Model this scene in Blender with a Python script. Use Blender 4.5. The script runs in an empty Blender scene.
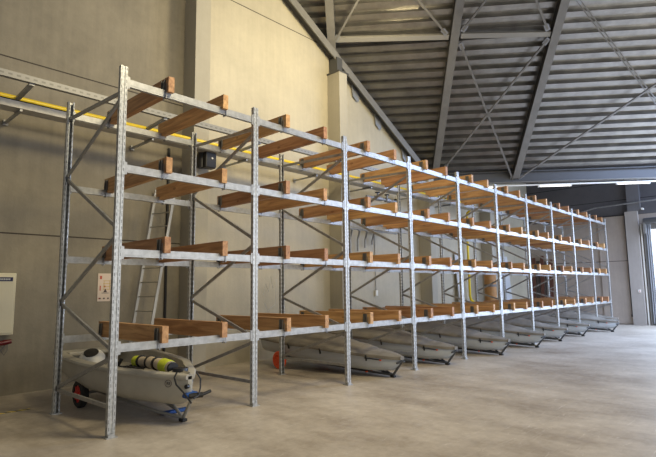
import bpy, bmesh, math, random
from mathutils import Vector, Matrix, noise
random.seed(7)
C = bpy.context.scene.collection
S = 0.75                      # everything below is laid out in rack units, then scaled to metres

# ------------------------------------------------------------------ materials
def mat(name, col, rough=.6, metal=0., noise_amt=0., noise_scale=4., col2=None, bump=0., bscale=40., stretch=(1,1,1), spec=None, detail=6.):
    m = bpy.data.materials.new(name); m.use_nodes = True
    nt = m.node_tree; b = nt.nodes['Principled BSDF']
    b.inputs['Base Color'].default_value = (*col, 1)
    b.inputs['Roughness'].default_value = rough
    b.inputs['Metallic'].default_value = metal
    if spec is not None: b.inputs['Specular IOR Level'].default_value = spec
    if noise_amt or col2 or bump:
        tc = nt.nodes.new('ShaderNodeTexCoord'); mp = nt.nodes.new('ShaderNodeMapping')
        mp.inputs['Scale'].default_value = stretch
        nt.links.new(tc.outputs['Object'], mp.inputs['Vector'])
    if noise_amt or col2:
        n = nt.nodes.new('ShaderNodeTexNoise'); n.inputs['Scale'].default_value = noise_scale; n.inputs['Detail'].default_value = detail
        n.inputs['Roughness'].default_value = .62
        nt.links.new(mp.outputs['Vector'], n.inputs['Vector'])
        r = nt.nodes.new('ShaderNodeValToRGB')
        c2 = col2 if col2 else tuple(c*(1-noise_amt) for c in col)
        r.color_ramp.elements[0].position = .33; r.color_ramp.elements[0].color = (*c2, 1)
        r.color_ramp.elements[1].position = .68; r.color_ramp.elements[1].color = (*col, 1)
        nt.links.new(n.outputs['Fac'], r.inputs['Fac'])
        nt.links.new(r.outputs['Color'], b.inputs['Base Color'])
    if bump:
        n2 = nt.nodes.new('ShaderNodeTexNoise'); n2.inputs['Scale'].default_value = bscale; n2.inputs['Detail'].default_value = 5
        nt.links.new(mp.outputs['Vector'], n2.inputs['Vector'])
        bp = nt.nodes.new('ShaderNodeBump'); bp.inputs['Strength'].default_value = bump; bp.inputs['Distance'].default_value = .02
        nt.links.new(n2.outputs['Fac'], bp.inputs['Height']); nt.links.new(bp.outputs['Normal'], b.inputs['Normal'])
    return m

def math_node(nt, op, a, b=None):
    n = nt.nodes.new('ShaderNodeMath'); n.operation = op
    for i, v in enumerate((a, b)):
        if v is None: continue
        if isinstance(v, (int, float)): n.inputs[i].default_value = v
        else: nt.links.new(v, n.inputs[i])
    return n.outputs[0]

def concrete(name, light, dark, rough=.8, lines=(), vlines=(), joint=(.06,.05,.04), streak=True, spec=.3):
    """poured concrete: cloudy tone, vertical formwork streaks, thin panel joints at heights `lines` / positions `vlines`"""
    m = bpy.data.materials.new(name); m.use_nodes = True
    nt = m.node_tree; b = nt.nodes['Principled BSDF']; L = nt.links
    b.inputs['Roughness'].default_value = rough; b.inputs['Specular IOR Level'].default_value = spec
    tc = nt.nodes.new('ShaderNodeTexCoord')
    n1 = nt.nodes.new('ShaderNodeTexNoise'); n1.inputs['Scale'].default_value = .55; n1.inputs['Detail'].default_value = 8; n1.inputs['Roughness'].default_value = .65
    L.new(tc.outputs['Object'], n1.inputs['Vector'])
    mp = nt.nodes.new('ShaderNodeMapping'); mp.inputs['Scale'].default_value = (9, 9, .7)
    L.new(tc.outputs['Object'], mp.inputs['Vector'])
    n2 = nt.nodes.new('ShaderNodeTexNoise'); n2.inputs['Scale'].default_value = 1.3; n2.inputs['Detail'].default_value = 5
    L.new(mp.outputs['Vector'], n2.inputs['Vector'])
    n4 = nt.nodes.new('ShaderNodeTexNoise'); n4.inputs['Scale'].default_value = 6.; n4.inputs['Detail'].default_value = 8; n4.inputs['Roughness'].default_value = .7
    L.new(tc.outputs['Object'], n4.inputs['Vector'])
    f = math_node(nt, 'ADD', math_node(nt, 'MULTIPLY', n1.outputs['Fac'], (.62 if streak else .75)), math_node(nt, 'ADD', math_node(nt, 'MULTIPLY', n2.outputs['Fac'], .18 if streak else 0.), math_node(nt, 'MULTIPLY', n4.outputs['Fac'], .20 if streak else .25)))
    r = nt.nodes.new('ShaderNodeValToRGB')
    r.color_ramp.elements[0].position = .36; r.color_ramp.elements[0].color = (*dark, 1)
    r.color_ramp.elements[1].position = .66; r.color_ramp.elements[1].color = (*light, 1)
    L.new(f, r.inputs['Fac'])
    out = r.outputs['Color']
    if lines or vlines:
        sx = nt.nodes.new('ShaderNodeSeparateXYZ'); L.new(tc.outputs['Object'], sx.inputs[0])
        tot = None
        for ax, vals in (('Z', lines), ('X', vlines)):
            for z in vals:
                d = math_node(nt, 'LESS_THAN', math_node(nt, 'ABSOLUTE', math_node(nt, 'SUBTRACT', sx.outputs[ax], z*S)), .012)
                tot = d if tot is None else math_node(nt, 'MAXIMUM', tot, d)
        mx = nt.nodes.new('ShaderNodeMix'); mx.data_type = 'RGBA'
        L.new(tot, mx.inputs[0]); L.new(out, mx.inputs[6]); mx.inputs[7].default_value = (*joint, 1)
        out = mx.outputs[2]
    L.new(out, b.inputs['Base Color'])
    n3 = nt.nodes.new('ShaderNodeTexNoise'); n3.inputs['Scale'].default_value = 25; n3.inputs['Detail'].default_value = 6
    L.new(tc.outputs['Object'], n3.inputs['Vector'])
    bp = nt.nodes.new('ShaderNodeBump'); bp.inputs['Strength'].default_value = .25; bp.inputs['Distance'].default_value = .01
    L.new(n3.outputs['Fac'], bp.inputs['Height']); L.new(bp.outputs['Normal'], b.inputs['Normal'])
    return m

M = {}
M['wall_l'] = concrete('wall_concrete_near', (.34,.30,.225), (.205,.183,.14), lines=(7.435, 3.46))  # darker copy of the wall concrete, weaker light put into its colour
M['wall_lit'] = concrete('wall_concrete_panel', (.54,.485,.36), (.40,.36,.27), lines=(11.4,), vlines=(), rough=.5, spec=.45)  # paler copy of the same wall, lamp light put into its colour
M['column'] = concrete('column_concrete', (.46,.425,.345), (.38,.35,.28), rough=.7)
M['wall_far'] = concrete('wall_far_concrete', (.48,.41,.34), (.36,.31,.265), lines=(3.53, 6.1))
M['wall_dark'] = concrete('wall_far_dark_cladding', (.15,.145,.15), (.11,.108,.115), lines=(8.08, 7.0), joint=(.02,.02,.02), streak=False)
M['far_col_dark'] = concrete('far_column_dark_paint', (.19,.185,.19), (.15,.148,.15))
M['far_col'] = concrete('far_column_concrete', (.43,.385,.34), (.34,.31,.275))

def floor_mat():
    m = bpy.data.materials.new('floor_concrete'); m.use_nodes = True
    nt = m.node_tree; b = nt.nodes['Principled BSDF']; L = nt.links
    tc = nt.nodes.new('ShaderNodeTexCoord')
    def nz(sc, det=8, st=(1,1,1), rot=0):
        mp = nt.nodes.new('ShaderNodeMapping'); mp.inputs['Scale'].default_value = st; mp.inputs['Rotation'].default_value = (0,0,rot)
        L.new(tc.outputs['Object'], mp.inputs['Vector'])
        n = nt.nodes.new('ShaderNodeTexNoise'); n.inputs['Scale'].default_value = sc; n.inputs['Detail'].default_value = det; n.inputs['Roughness'].default_value = .68
        L.new(mp.outputs['Vector'], n.inputs['Vector']); return n.outputs['Fac']
    a = nz(.45); c = nz(2.2, 10, (1,.35,1), .5); d = nz(9, 8)
    f = math_node(nt, 'ADD', math_node(nt, 'MULTIPLY', a, .5), math_node(nt, 'ADD', math_node(nt, 'MULTIPLY', c, .32), math_node(nt, 'MULTIPLY', d, .18)))
    r = nt.nodes.new('ShaderNodeValToRGB')
    r.color_ramp.elements[0].position = .38; r.color_ramp.elements[0].color = (.24,.195,.145,1)
    r.color_ramp.elements[1].position = .62; r.color_ramp.elements[1].color = (.56,.50,.415,1)
    L.new(f, r.inputs['Fac'])
    # fine pale tyre and chalk scratches
    w = nz(1.1, 2, (.35,6,1), .9)
    s = math_node(nt, 'MULTIPLY', math_node(nt, 'LESS_THAN', math_node(nt, 'ABSOLUTE', math_node(nt, 'SUBTRACT', w, .5)), .002), .3)
    mx = nt.nodes.new('ShaderNodeMix'); mx.data_type = 'RGBA'; L.new(s, mx.inputs[0]); L.new(r.outputs['Color'], mx.inputs[6]); mx.inputs[7].default_value = (.72,.69,.63,1)
    L.new(mx.outputs[2], b.inputs['Base Color'])
    rr = math_node(nt, 'ADD', math_node(nt, 'MULTIPLY', c, .35), .30)
    L.new(rr, b.inputs['Roughness']); b.inputs['Specular IOR Level'].default_value = .5
    bp = nt.nodes.new('ShaderNodeBump'); bp.inputs['Strength'].default_value = .2; bp.inputs['Distance'].default_value = .01
    L.new(d, bp.inputs['Height']); L.new(bp.outputs['Normal'], b.inputs['Normal'])
    return m
M['floor'] = floor_mat()

def wood_mat():
    m = bpy.data.materials.new('timber_spruce'); m.use_nodes = True
    nt = m.node_tree; b = nt.nodes['Principled BSDF']; L = nt.links
    b.inputs['Roughness'].default_value = .6
    tc = nt.nodes.new('ShaderNodeTexCoord'); oi = nt.nodes.new('ShaderNodeObjectInfo')
    mp = nt.nodes.new('ShaderNodeMapping'); mp.inputs['Scale'].default_value = (14, 1.1, 14)
    L.new(tc.outputs['Object'], mp.inputs['Vector'])
    cb = nt.nodes.new('ShaderNodeCombineXYZ')
    L.new(math_node(nt, 'MULTIPLY', oi.outputs['Random'], 37.), cb.inputs[0]); L.new(math_node(nt, 'MULTIPLY', oi.outputs['Random'], 91.), cb.inputs[1])
    L.new(cb.outputs[0], mp.inputs['Location'])
    n = nt.nodes.new('ShaderNodeTexNoise'); n.inputs['Scale'].default_value = 1.3; n.inputs['Detail'].default_value = 7; n.inputs['Distortion'].default_value = .6
    L.new(mp.outputs['Vector'], n.inputs['Vector'])
    r = nt.nodes.new('ShaderNodeValToRGB')
    r.color_ramp.elements[0].position = .34; r.color_ramp.elements[0].color = (.36,.165,.055,1)
    r.color_ramp.elements[1].position = .66; r.color_ramp.elements[1].color = (.62,.335,.13,1)
    L.new(n.outputs['Fac'], r.inputs['Fac'])
    # knots
    v = nt.nodes.new('ShaderNodeTexVoronoi'); v.inputs['Scale'].default_value = 2.1
    mp2 = nt.nodes.new('ShaderNodeMapping'); mp2.inputs['Scale'].default_value = (2,.9,2); L.new(tc.outputs['Object'], mp2.inputs['Vector']); L.new(cb.outputs[0], mp2.inputs['Location'])
    L.new(mp2.outputs['Vector'], v.inputs['Vector'])
    k = math_node(nt, 'MULTIPLY', math_node(nt, 'LESS_THAN', v.outputs['Distance'], .085), .55)
    mx = nt.nodes.new('ShaderNodeMix'); mx.data_type = 'RGBA'; L.new(k, mx.inputs[0]); L.new(r.outputs['Color'], mx.inputs[6]); mx.inputs[7].default_value = (.16,.06,.02,1)
    hs = nt.nodes.new('ShaderNodeHueSaturation'); L.new(mx.outputs[2], hs.inputs['Color'])
    L.new(math_node(nt, 'ADD', math_node(nt, 'MULTIPLY', oi.outputs['Random'], .42), .78), hs.inputs['Value'])
    L.new(math_node(nt, 'ADD', math_node(nt, 'MULTIPLY', oi.outputs['Random'], .02), .49), hs.inputs['Hue'])
    hs.inputs['Saturation'].default_value = .95
    L.new(hs.outputs['Color'], b.inputs['Base Color'])
    return m
M['wood'] = wood_mat()

def upright_mat():
    """galvanised sheet punched with slots down both sides of the face and the flanges"""
    m = bpy.data.materials.new('punched_galvanised_steel'); m.use_nodes = True
    nt = m.node_tree; b = nt.nodes['Principled BSDF']; L = nt.links
    tc = nt.nodes.new('ShaderNodeTexCoord'); sx = nt.nodes.new('ShaderNodeSeparateXYZ'); L.new(tc.outputs['Object'], sx.inputs[0])
    fz = math_node(nt, 'LESS_THAN', math_node(nt, 'FRACT', math_node(nt, 'DIVIDE', sx.outputs['Z'], .078)), .5)
    ax = math_node(nt, 'ABSOLUTE', sx.outputs['X'])
    band = math_node(nt, 'LESS_THAN', math_node(nt, 'ABSOLUTE', math_node(nt, 'SUBTRACT', ax, .031)), .0036)
    ay = math_node(nt, 'LESS_THAN', math_node(nt, 'ABSOLUTE', math_node(nt, 'ADD', sx.outputs['Y'], .004)), .006)
    hole = math_node(nt, 'MULTIPLY', fz, math_node(nt, 'MAXIMUM', band, ay))
    n = nt.nodes.new('ShaderNodeTexNoise'); n.inputs['Scale'].default_value = 30; n.inputs['Detail'].default_value = 4
    L.new(tc.outputs['Object'], n.inputs['Vector'])
    r = nt.nodes.new('ShaderNodeValToRGB')
    r.color_ramp.elements[0].position = .35; r.color_ramp.elements[0].color = (.38,.39,.385,1)
    r.color_ramp.elements[1].position = .65; r.color_ramp.elements[1].color = (.56,.57,.565,1)
    L.new(n.outputs['Fac'], r.inputs['Fac'])
    mx = nt.nodes.new('ShaderNodeMix'); mx.data_type = 'RGBA'; L.new(hole, mx.inputs[0]); L.new(r.outputs['Color'], mx.inputs[6]); mx.inputs[7].default_value = (.13,.13,.125,1)
    L.new(mx.outputs[2], b.inputs['Base Color'])
    L.new(math_node(nt, 'MULTIPLY', math_node(nt, 'SUBTRACT', 1., hole), .55), b.inputs['Metallic'])
    b.inputs['Roughness'].default_value = .42
    return m
M['upright'] = upright_mat()
M['galv'] = mat('galvanised_steel', (.47,.475,.47), .40, .5, col2=(.34,.345,.34), noise_scale=14, detail=4)
M['brace'] = mat('galvanised_brace', (.42,.42,.41), .45, .6, col2=(.30,.30,.30), noise_scale=12)
M['bracket'] = mat('dull_bracket_steel', (.17,.165,.155), .5, .6)
M['strap'] = mat('strap_steel', (.28,.28,.28), .4, .7)
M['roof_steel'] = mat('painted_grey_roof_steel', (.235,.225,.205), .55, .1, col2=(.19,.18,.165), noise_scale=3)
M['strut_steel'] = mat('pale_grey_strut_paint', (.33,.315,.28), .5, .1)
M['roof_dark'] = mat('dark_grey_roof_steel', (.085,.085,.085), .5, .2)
M['deck'] = mat('galvanised_roof_deck', (.45,.43,.395), .30, .8, col2=(.31,.297,.27), noise_scale=2.2, bump=.15, bscale=8)
M['plate'] = mat('gusset_plate_steel', (.33,.34,.36), .5, .4)
M['black'] = mat('black_plastic', (.015,.015,.016), .45)
M['rubber'] = mat('black_rubber', (.02,.02,.02), .8)
M['white'] = mat('white_plastic', (.82,.80,.72), .4)
M['cream'] = mat('cream_enamel', (.72,.66,.47), .4, noise_amt=.06)
M['yellow'] = mat('yellow_gas_pipe_paint', (.85,.62,.02), .35)
M['yellowgreen'] = mat('fluorescent_yellow_cloth', (.62,.72,.05), .7)
M['red'] = mat('red_hub_plastic', (.62,.03,.03), .4)
M['orangered'] = mat('orange_red_plastic', (.75,.09,.02), .45)
M['darkred'] = mat('dark_red_valve_paint', (.13,.006,.01), .35)
M['blue'] = mat('blue_webbing', (.01,.07,.28), .6)
M['navy'] = mat('navy_label', (.012,.012,.06), .5)
M['hull_open'] = mat('weathered_grey_hull', (.52,.50,.43), .42, noise_amt=.22, noise_scale=1.7)
M['hull_in'] = mat('pale_grey_deck', (.46,.435,.37), .5, noise_amt=.25, noise_scale=3.)
M['hull'] = mat('pale_grey_hull', (.47,.505,.535), .35, noise_amt=.10, noise_scale=2.)
M['cover'] = mat('taupe_boat_cover_canvas', (.225,.203,.168), .85, col2=(.145,.13,.107), noise_scale=2.4, bump=.5, bscale=9)
M['trolley'] = mat('dark_trolley_tube', (.11,.115,.12), .4, .6)
M['trolley_l'] = mat('aluminium_trolley_tube', (.42,.42,.40), .4, .6)
M['sail'] = mat('cream_sailcloth', (.70,.61,.46), .8, noise_amt=.15, noise_scale=8)
M['alu'] = mat('ladder_aluminium', (.40,.385,.34), .45, .5)
M['tray'] = mat('cable_tray_galvanised', (.56,.54,.49), .5, .4, col2=(.44,.42,.38), noise_scale=10)
def rail_mat():
    m = mat('perforated_strut_steel', (.26,.255,.24), .5, .4); nt = m.node_tree; b = nt.nodes['Principled BSDF']
    tc = nt.nodes.new('ShaderNodeTexCoord'); sx = nt.nodes.new('ShaderNodeSeparateXYZ'); nt.links.new(tc.outputs['Object'], sx.inputs[0])
    f = math_node(nt, 'MULTIPLY', math_node(nt, 'LESS_THAN', math_node(nt, 'FRACT', math_node(nt, 'DIVIDE', sx.outputs['X'], .11)), .5), math_node(nt, 'LESS_THAN', math_node(nt, 'ABSOLUTE', sx.outputs['Z']), .014))
    mx = nt.nodes.new('ShaderNodeMix'); mx.data_type = 'RGBA'; nt.links.new(f, mx.inputs[0]); mx.inputs[6].default_value = (.27,.265,.25,1); mx.inputs[7].default_value = (.18,.175,.165,1)
    nt.links.new(mx.outputs[2], b.inputs['Base Color']); return m
M['rail'] = rail_mat()
M['paper'] = mat('printed_paper', (.70,.58,.48), .7)
M['ink_r'] = mat('red_plan_ink', (.50,.10,.06), .7)
M['ink_y'] = mat('yellow_plan_ink', (.60,.42,.12), .7)
M['ink_k'] = mat('black_plan_ink', (.08,.05,.05), .7)
M['tan'] = mat('orange_brown_cardboard', (.50,.25,.08), .6, noise_amt=.25, noise_scale=6)
M['redwood'] = mat('red_brown_board', (.17,.065,.04), .6, noise_amt=.4, noise_scale=5, stretch=(6,6,.6))
M['darkboard'] = mat('dark_brown_board', (.07,.05,.04), .6)
M['greywhite'] = mat('pale_grey_panel', (.55,.56,.56), .5)
def emis(name, col, s):
    m = bpy.data.materials.new(name); m.use_nodes = True; b = m.node_tree.nodes['Principled BSDF']
    b.inputs['Base Color'].default_value = (*col, 1); b.inputs['Emission Color'].default_value = (*col, 1); b.inputs['Emission Strength'].default_value = s
    return m
M['tube_light'] = emis('lit_fluorescent_tube', (1.,.96,.88), 1.9)
M['daylight'] = emis('daylight_through_door_glass', (.80,.90,1.), 2.2)
M['led'] = emis('white_indicator', (1,1,1), 1.2)
def tape_mat():
    m = bpy.data.materials.new('black_yellow_tape'); m.use_nodes = True; nt = m.node_tree; b = nt.nodes['Principled BSDF']
    tc = nt.nodes.new('ShaderNodeTexCoord'); sx = nt.nodes.new('ShaderNodeSeparateXYZ'); nt.links.new(tc.outputs['Object'], sx.inputs[0])
    f = math_node(nt, 'LESS_THAN', math_node(nt, 'FRACT', math_node(nt, 'DIVIDE', math_node(nt, 'ADD', sx.outputs['X'], sx.outputs['Y']), .13)), .5)
    mx = nt.nodes.new('ShaderNodeMix'); mx.data_type = 'RGBA'; nt.links.new(f, mx.inputs[0]); mx.inputs[6].default_value = (.85,.66,.10,1); mx.inputs[7].default_value = (.03,.03,.03,1)
    nt.links.new(mx.outputs[2], b.inputs['Base Color']); return m
M['tape'] = tape_mat()

# ------------------------------------------------------------------ mesh helpers
def box(bm, c, s, mtx=None):
    """axis aligned box, centre c and size s, optionally moved by mtx"""
    r = bmesh.ops.create_cube(bm, size=1)
    for v in r['verts']:
        v.co = Vector((v.co.x*s[0]+c[0], v.co.y*s[1]+c[1], v.co.z*s[2]+c[2]))
        if mtx: v.co = mtx @ v.co
    return r['verts']
def frame_of(a, b, up=(0,0,1)):
    a, b = Vector(a), Vector(b); d = (b-a).normalized(); u = Vector(up)
    if abs(d.dot(u)) > .98: u = Vector((1,0,0))
    s = d.cross(u).normalized(); u = s.cross(d).normalized()
    return a, b, d, s, u
def bar(bm, a, b, w, h, up=(0,0,1)):
    """rectangular bar from a to b, w across, h along up"""
    a, b, d, s, u = frame_of(a, b, up)
    vs = []
    for p in (a, b):
        for i, j in ((-1,-1),(1,-1),(1,1),(-1,1)): vs.append(bm.verts.new(p + s*w/2*i + u*h/2*j))
    bm.faces.new(vs[3::-1]); bm.faces.new(vs[4:])
    for k in range(4): bm.faces.new((vs[k], vs[(k+1)%4], vs[4+(k+1)%4], vs[4+k]))
def tube(bm, pts, r, n=8, closed=False):
    pts = [Vector(p) for p in pts]; rings = []
    N = len(pts); prev = None
    for i, p in enumerate(pts):
        if closed: d = (pts[(i+1)%N]-pts[i-1]).normalized()
        else: d = (pts[min(i+1,N-1)]-pts[max(i-1,0)]).normalized()
        if prev is None:
            u = Vector((0,0,1)) if abs(d.z) < .95 else Vector((1,0,0)); s = d.cross(u).normalized()
        else:
            s = (prev - d*prev.dot(d)).normalized()
        prev = s; u = s.cross(d)
        rr = r[i] if isinstance(r, (list, tuple)) else r
        rings.append([bm.verts.new(p + s*rr*math.cos(2*PI*k/n) + u*rr*math.sin(2*PI*k/n)) for k in range(n)])
    for i in range(N if closed else N-1):
        A, B = rings[i], rings[(i+1)%N]
        for k in range(n): bm.faces.new((A[k], A[(k+1)%n], B[(k+1)%n], B[k]))
    if not closed:
        bm.faces.new(rings[0][::-1]); bm.faces.new(rings[-1])
PI = math.pi
def prism(bm, poly, vec, at=(0,0,0)):
    """polygon (3-D points) pushed along vec"""
    a = [bm.verts.new(Vector(p)+Vector(at)) for p in poly]; b = [bm.verts.new(Vector(p)+Vector(at)+Vector(vec)) for p in poly]
    n = len(a); bm.faces.new(a[::-1]); bm.faces.new(b)
    for k in range(n): bm.faces.new((a[k], a[(k+1)%n], b[(k+1)%n], b[k]))
def loft(bm, rings, close_u=False, cap0=True, cap1=True):
    R = [[bm.verts.new(Vector(p)) for p in r] for r in rings]; n = len(R[0])
    for i in range(len(R)-1):
        for k in range(n if close_u else n-1):
            q = (R[i][k], R[i][(k+1)%n], R[i+1][(k+1)%n], R[i+1][k])
            bm.faces.new(q)
    if cap0: bm.faces.new(R[0][::-1])
    if cap1: bm.faces.new(R[-1])
    return R
def obj(name, bm, m, parent=None, loc=(0,0,0), smooth=False, bevel=0):
    bmesh.ops.recalc_face_normals(bm, faces=bm.faces[:])
    me = bpy.data.meshes.new(name); bm.to_mesh(me); bm.free()
    me.materials.append(m)
    if smooth:
        for p in me.polygons: p.use_smooth = True
    o = bpy.data.objects.new(name, me); C.objects.link(o); o.location = loc
    if smooth: me.set_sharp_from_angle(angle=math.radians(40))
    if bevel:
        b = o.modifiers.new('bevel', 'BEVEL'); b.width = bevel*S; b.segments = 2; b.limit_method = 'ANGLE'
    if parent: o.parent = parent
    return o
def tag(o, label, cat, group=None):
    o['label'] = label; o['category'] = cat
    if group: o['group'] = group
    return o
def thing(name, label, cat, loc=(0,0,0), group=None, rz=0):
    o = bpy.data.objects.new(name, None); C.objects.link(o); o.location = loc; o.rotation_euler = (0,0,rz); o.empty_display_size = .2
    return tag(o, label, cat, group)
def struct(name, bm, m, parent=None):
    o = obj(name, bm, m, parent)
    if not parent: o['kind'] = 'structure'
    return o
def dup(root):
    r = root.copy(); C.objects.link(r)
    for ch in list(root.children):
        c = ch.copy(); C.objects.link(c); c.parent = r
        for g in list(ch.children):
            d = g.copy(); C.objects.link(d); d.parent = c
    return r
NEW = bmesh.new
ORD = ['first','second','third','fourth','fifth','sixth','seventh','eighth','ninth','tenth','eleventh']

# ------------------------------------------------------------------ setting
W = 4.83; FX = 28.7; D = 2.2465
# roof plane frame: h runs level along the deck ribs, u climbs the slope
h = Vector((-.6057,.7957,0)); beta = math.radians(36.03)
u = Vector((-.7957*math.cos(beta), -.6057*math.cos(beta), math.sin(beta))); nrm = h.cross(u)
if nrm.z < 0: nrm = -nrm
O = Vector((19.36,1.66,7.05))
DK = .36                                   # deck lies this far above the rafters' lower flange
def rp(s, t, off=0): return O + h*s + u*t + nrm*off
def plane_z(x, y, off=0): return O.z - ((x-O.x)*nrm.x + (y-O.y)*nrm.y)/nrm.z + off/nrm.z

bm = NEW(); box(bm, (11.35,-6.,-.1), (34.8,21.9,.2)); struct('floor', bm, M['floor'])

# left wall: profile in X-Z pushed back; near part coloured as shaded, panel beyond first column coloured as lit
def wall_piece(x0, x1, m, name, y0=W):
    xs = [x0, x1]
    ze = lambda x: plane_z(x, W, DK-.02) if x < 16.84 else 9.
    bm = NEW(); poly = [(x0, y0, 0), (x1, y0, 0)]
    if x0 < 16.84 < x1: poly += [(x1,y0,9.), (16.85,y0,9.), (16.84,y0,plane_z(16.84,W,DK-.02)), (x0,y0,ze(x0))]
    else: poly += [(x1,y0,ze(x1)), (x0,y0,ze(x0))]
    prism(bm, poly, (0,.3,0)); return struct(name, bm, m)
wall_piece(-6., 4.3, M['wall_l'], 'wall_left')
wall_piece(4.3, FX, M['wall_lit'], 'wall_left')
for k, x in enumerate((3.92, 10.02, 15.96, 22.0)):
    zt = plane_z(x+.24, 4.3, 0) - .9 if x < 15 else 7.2
    if k == 0: zt = plane_z(x+.24, 4.3, 0) - .1
    bm = NEW(); wd = .49 if k == 0 else .44; box(bm, (x+wd/2, 4.53, zt/2), (wd,.62,zt)); o = struct('trim_%d' % (k+1), bm, M['column'])
    if k == 1:
        o2 = NEW(); box(o2, (x+.24,4.52,zt+.02), (.56,.66,.05)); box(o2, (x+.24,4.6,zt+.35), (.3,.4,.6)); struct('column_cap', o2, M['roof_dark'], o)

# far wall with the tall door opening on the right
bm = NEW()
box(bm, (FX+.15, 1.615, 3.05), (.3, 6.43, 6.1)); box(bm, (FX+.15, -10.4, 3.05), (.3, 12.6, 6.1)); box(bm, (FX+.15,-2.85,5.8), (.3,2.5,.6))
struct('wall_far', bm, M['wall_far'])
bm = NEW(); box(bm, (FX+.15, -5.93, 7.55), (.3, 21.53, 2.9)); struct('wall_far', bm, M['wall_dark'])
bm = NEW(); box(bm, (FX-.12, -.99, 3.13), (.26,.62,6.26)); struct('trim_5', bm, M['far_col'])
bm = NEW(); box(bm, (FX-.12, -1.15, 7.6), (.26,.62,2.68)); struct('trim_9', bm, M['far_col_dark'])
bm = NEW(); box(bm, (FX-.03,.06,3.05), (.06,1.46,6.0)); box(bm, (FX-.05,-.6,3.05), (.05,.05,6.05)); box(bm, (FX-.05,.06,6.08), (.05,1.46,.05)); o = struct('door_1', bm, M['wall_far'])
# glazed door beside the far column
bm = NEW()
for y, w_ in ((-1.66,.26),(-2.9,.12),(-4.05,.12)): box(bm, (FX-.02, y, 2.75), (.14,w_,5.5))
for z in (.12, 5.44): box(bm, (FX-.02, -2.85, z), (.14,2.5,.14 if z < 1 else .5))
o = struct('window_1', bm, M['roof_steel'])
bm = NEW(); box(bm, (FX+.1,-2.85,2.78), (.03,2.44,5.3)); struct('window_pane', bm, M['daylight'], o)
bm = NEW(); box(bm, (FX-.08,-1.40,2.75), (.05,.07,5.5)); struct('trim_6', bm, M['white'])
bm = NEW(); box(bm, (FX-.1,-1.53,2.75), (.1,.05,5.5)); struct('trim_7', bm, M['roof_steel'])

# ceilings: ribbed deck on the slope, flat dark slab past the eaves girder
bm = NEW()
per = .415; prof = []
t = -.35
while t < 21:
    prof += [(t, DK), (t+.20, DK), (t+.218, DK+.24), (t+.385, DK+.24)]
    t += per
S0, S1 = -26., 14.
rows = [[bm.verts.new(rp(s_, t_, o_)) for (t_, o_) in prof] for s_ in (S0, -6., 4., S1)]
for i in range(3):
    for k in range(len(prof)-1): bm.faces.new((rows[i][k], rows[i][k+1], rows[i+1][k+1], rows[i+1][k]))
bmesh.ops.bisect_plane(bm, geom=bm.verts[:]+bm.edges[:]+bm.faces[:], plane_co=(0,W+.25,0), plane_no=(0,1,0), clear_outer=True)
bmesh.ops.bisect_plane(bm, geom=bm.verts[:]+bm.edges[:]+bm.faces[:], plane_co=(-6,0,0), plane_no=(-1,0,0), clear_outer=True)
bmesh.ops.bisect_plane(bm, geom=bm.verts[:]+bm.edges[:]+bm.faces[:], plane_co=(FX,0,0), plane_no=(1,0,0), clear_outer=True)
bmesh.ops.bisect_plane(bm, geom=bm.verts[:]+bm.edges[:]+bm.faces[:], plane_co=(0,-17,0), plane_no=(0,-1,0), clear_outer=True)
struct('ceiling', bm, M['deck'])
e0 = Vector((16.84, W+.1, 0)); e1 = Vector((FX+.2, W+.1-(FX+.2-16.84)*.7957/.6057, 0))
bm = NEW(); prism(bm, [(e0.x,e0.y,9.), (e1.x,e1.y,9.), (FX+.2,W+.1,9.)], (0,0,.2)); struct('ceiling', bm, M['wall_dark'])
bm = NEW(); bar(bm, (e0.x,e0.y,8.35), (e1.x,e1.y,8.35), .1, 1.5); struct('trim_8', bm, M['wall_dark'])

# ------------------------------------------------------------------ roof steel
def ibeam(bm, a, b, fw, dp, tf=.03, tw=.03, up=None):
    """I section; a-b is the lower flange line, web rises dp along up"""
    a, b = Vector(a), Vector(b); up = Vector(up or nrm)
    bar(bm, a+up*tf/2, b+up*tf/2, fw, tf, up); bar(bm, a+up*(dp-tf/2), b+up*(dp-tf/2), fw, tf, up); bar(bm, a+up*dp/2, b+up*dp/2, tw, dp-2*tf, up)
def line_s(p, q, t):     # point on the line p-q (roof plane) continued to slope distance t
    p, q = Vector(p), Vector(q); tp, tq = (p-O).dot(u), (q-O).dot(u)
    return p + (q-p)*(t-tp)/(tq-tp)
RB = [((10.06,4.6,11.14),(8.83,3.59,12.3)), ((16.96,4.5,7.19),(11.81,.11,12.11)), ((19.36,1.66,7.05),(14.15,-2.62,11.96))]
onp = lambda p: Vector(p) - nrm*((Vector(p)-O).dot(nrm))
RB = [(onp(a), onp(b)) for a, b in RB]
labels = ['grey steel rafter ending on the sloping wall beam above the lit concrete column',
          'middle grey steel rafter running down behind the rack top',
          'grey steel rafter with the brace rods meeting at its foot on the girder']
for k, (a, b) in enumerate(RB):
    a2 = a if k == 0 else line_s(a, b, .15)
    b2 = line_s(a, b, 14.)
    t_ = thing('roof_rafter', labels[k], 'rafter', a2, 'sloping roof rafters')
    a_, b_ = Vector((0,0,0)), b2-a2
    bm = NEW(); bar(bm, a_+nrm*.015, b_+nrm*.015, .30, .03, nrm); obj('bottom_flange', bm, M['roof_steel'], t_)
    bm = NEW(); bar(bm, a_+nrm*.18, b_+nrm*.18, .035, .30, nrm); obj('web', bm, M['roof_dark'], t_)  # web in the dark steel: shade on the rafter's side put into colour
    bm = NEW(); bar(bm, a_+nrm*.337, b_+nrm*.337, .30, .02, nrm); obj('top_flange', bm, M['roof_dark'], t_)
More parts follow.
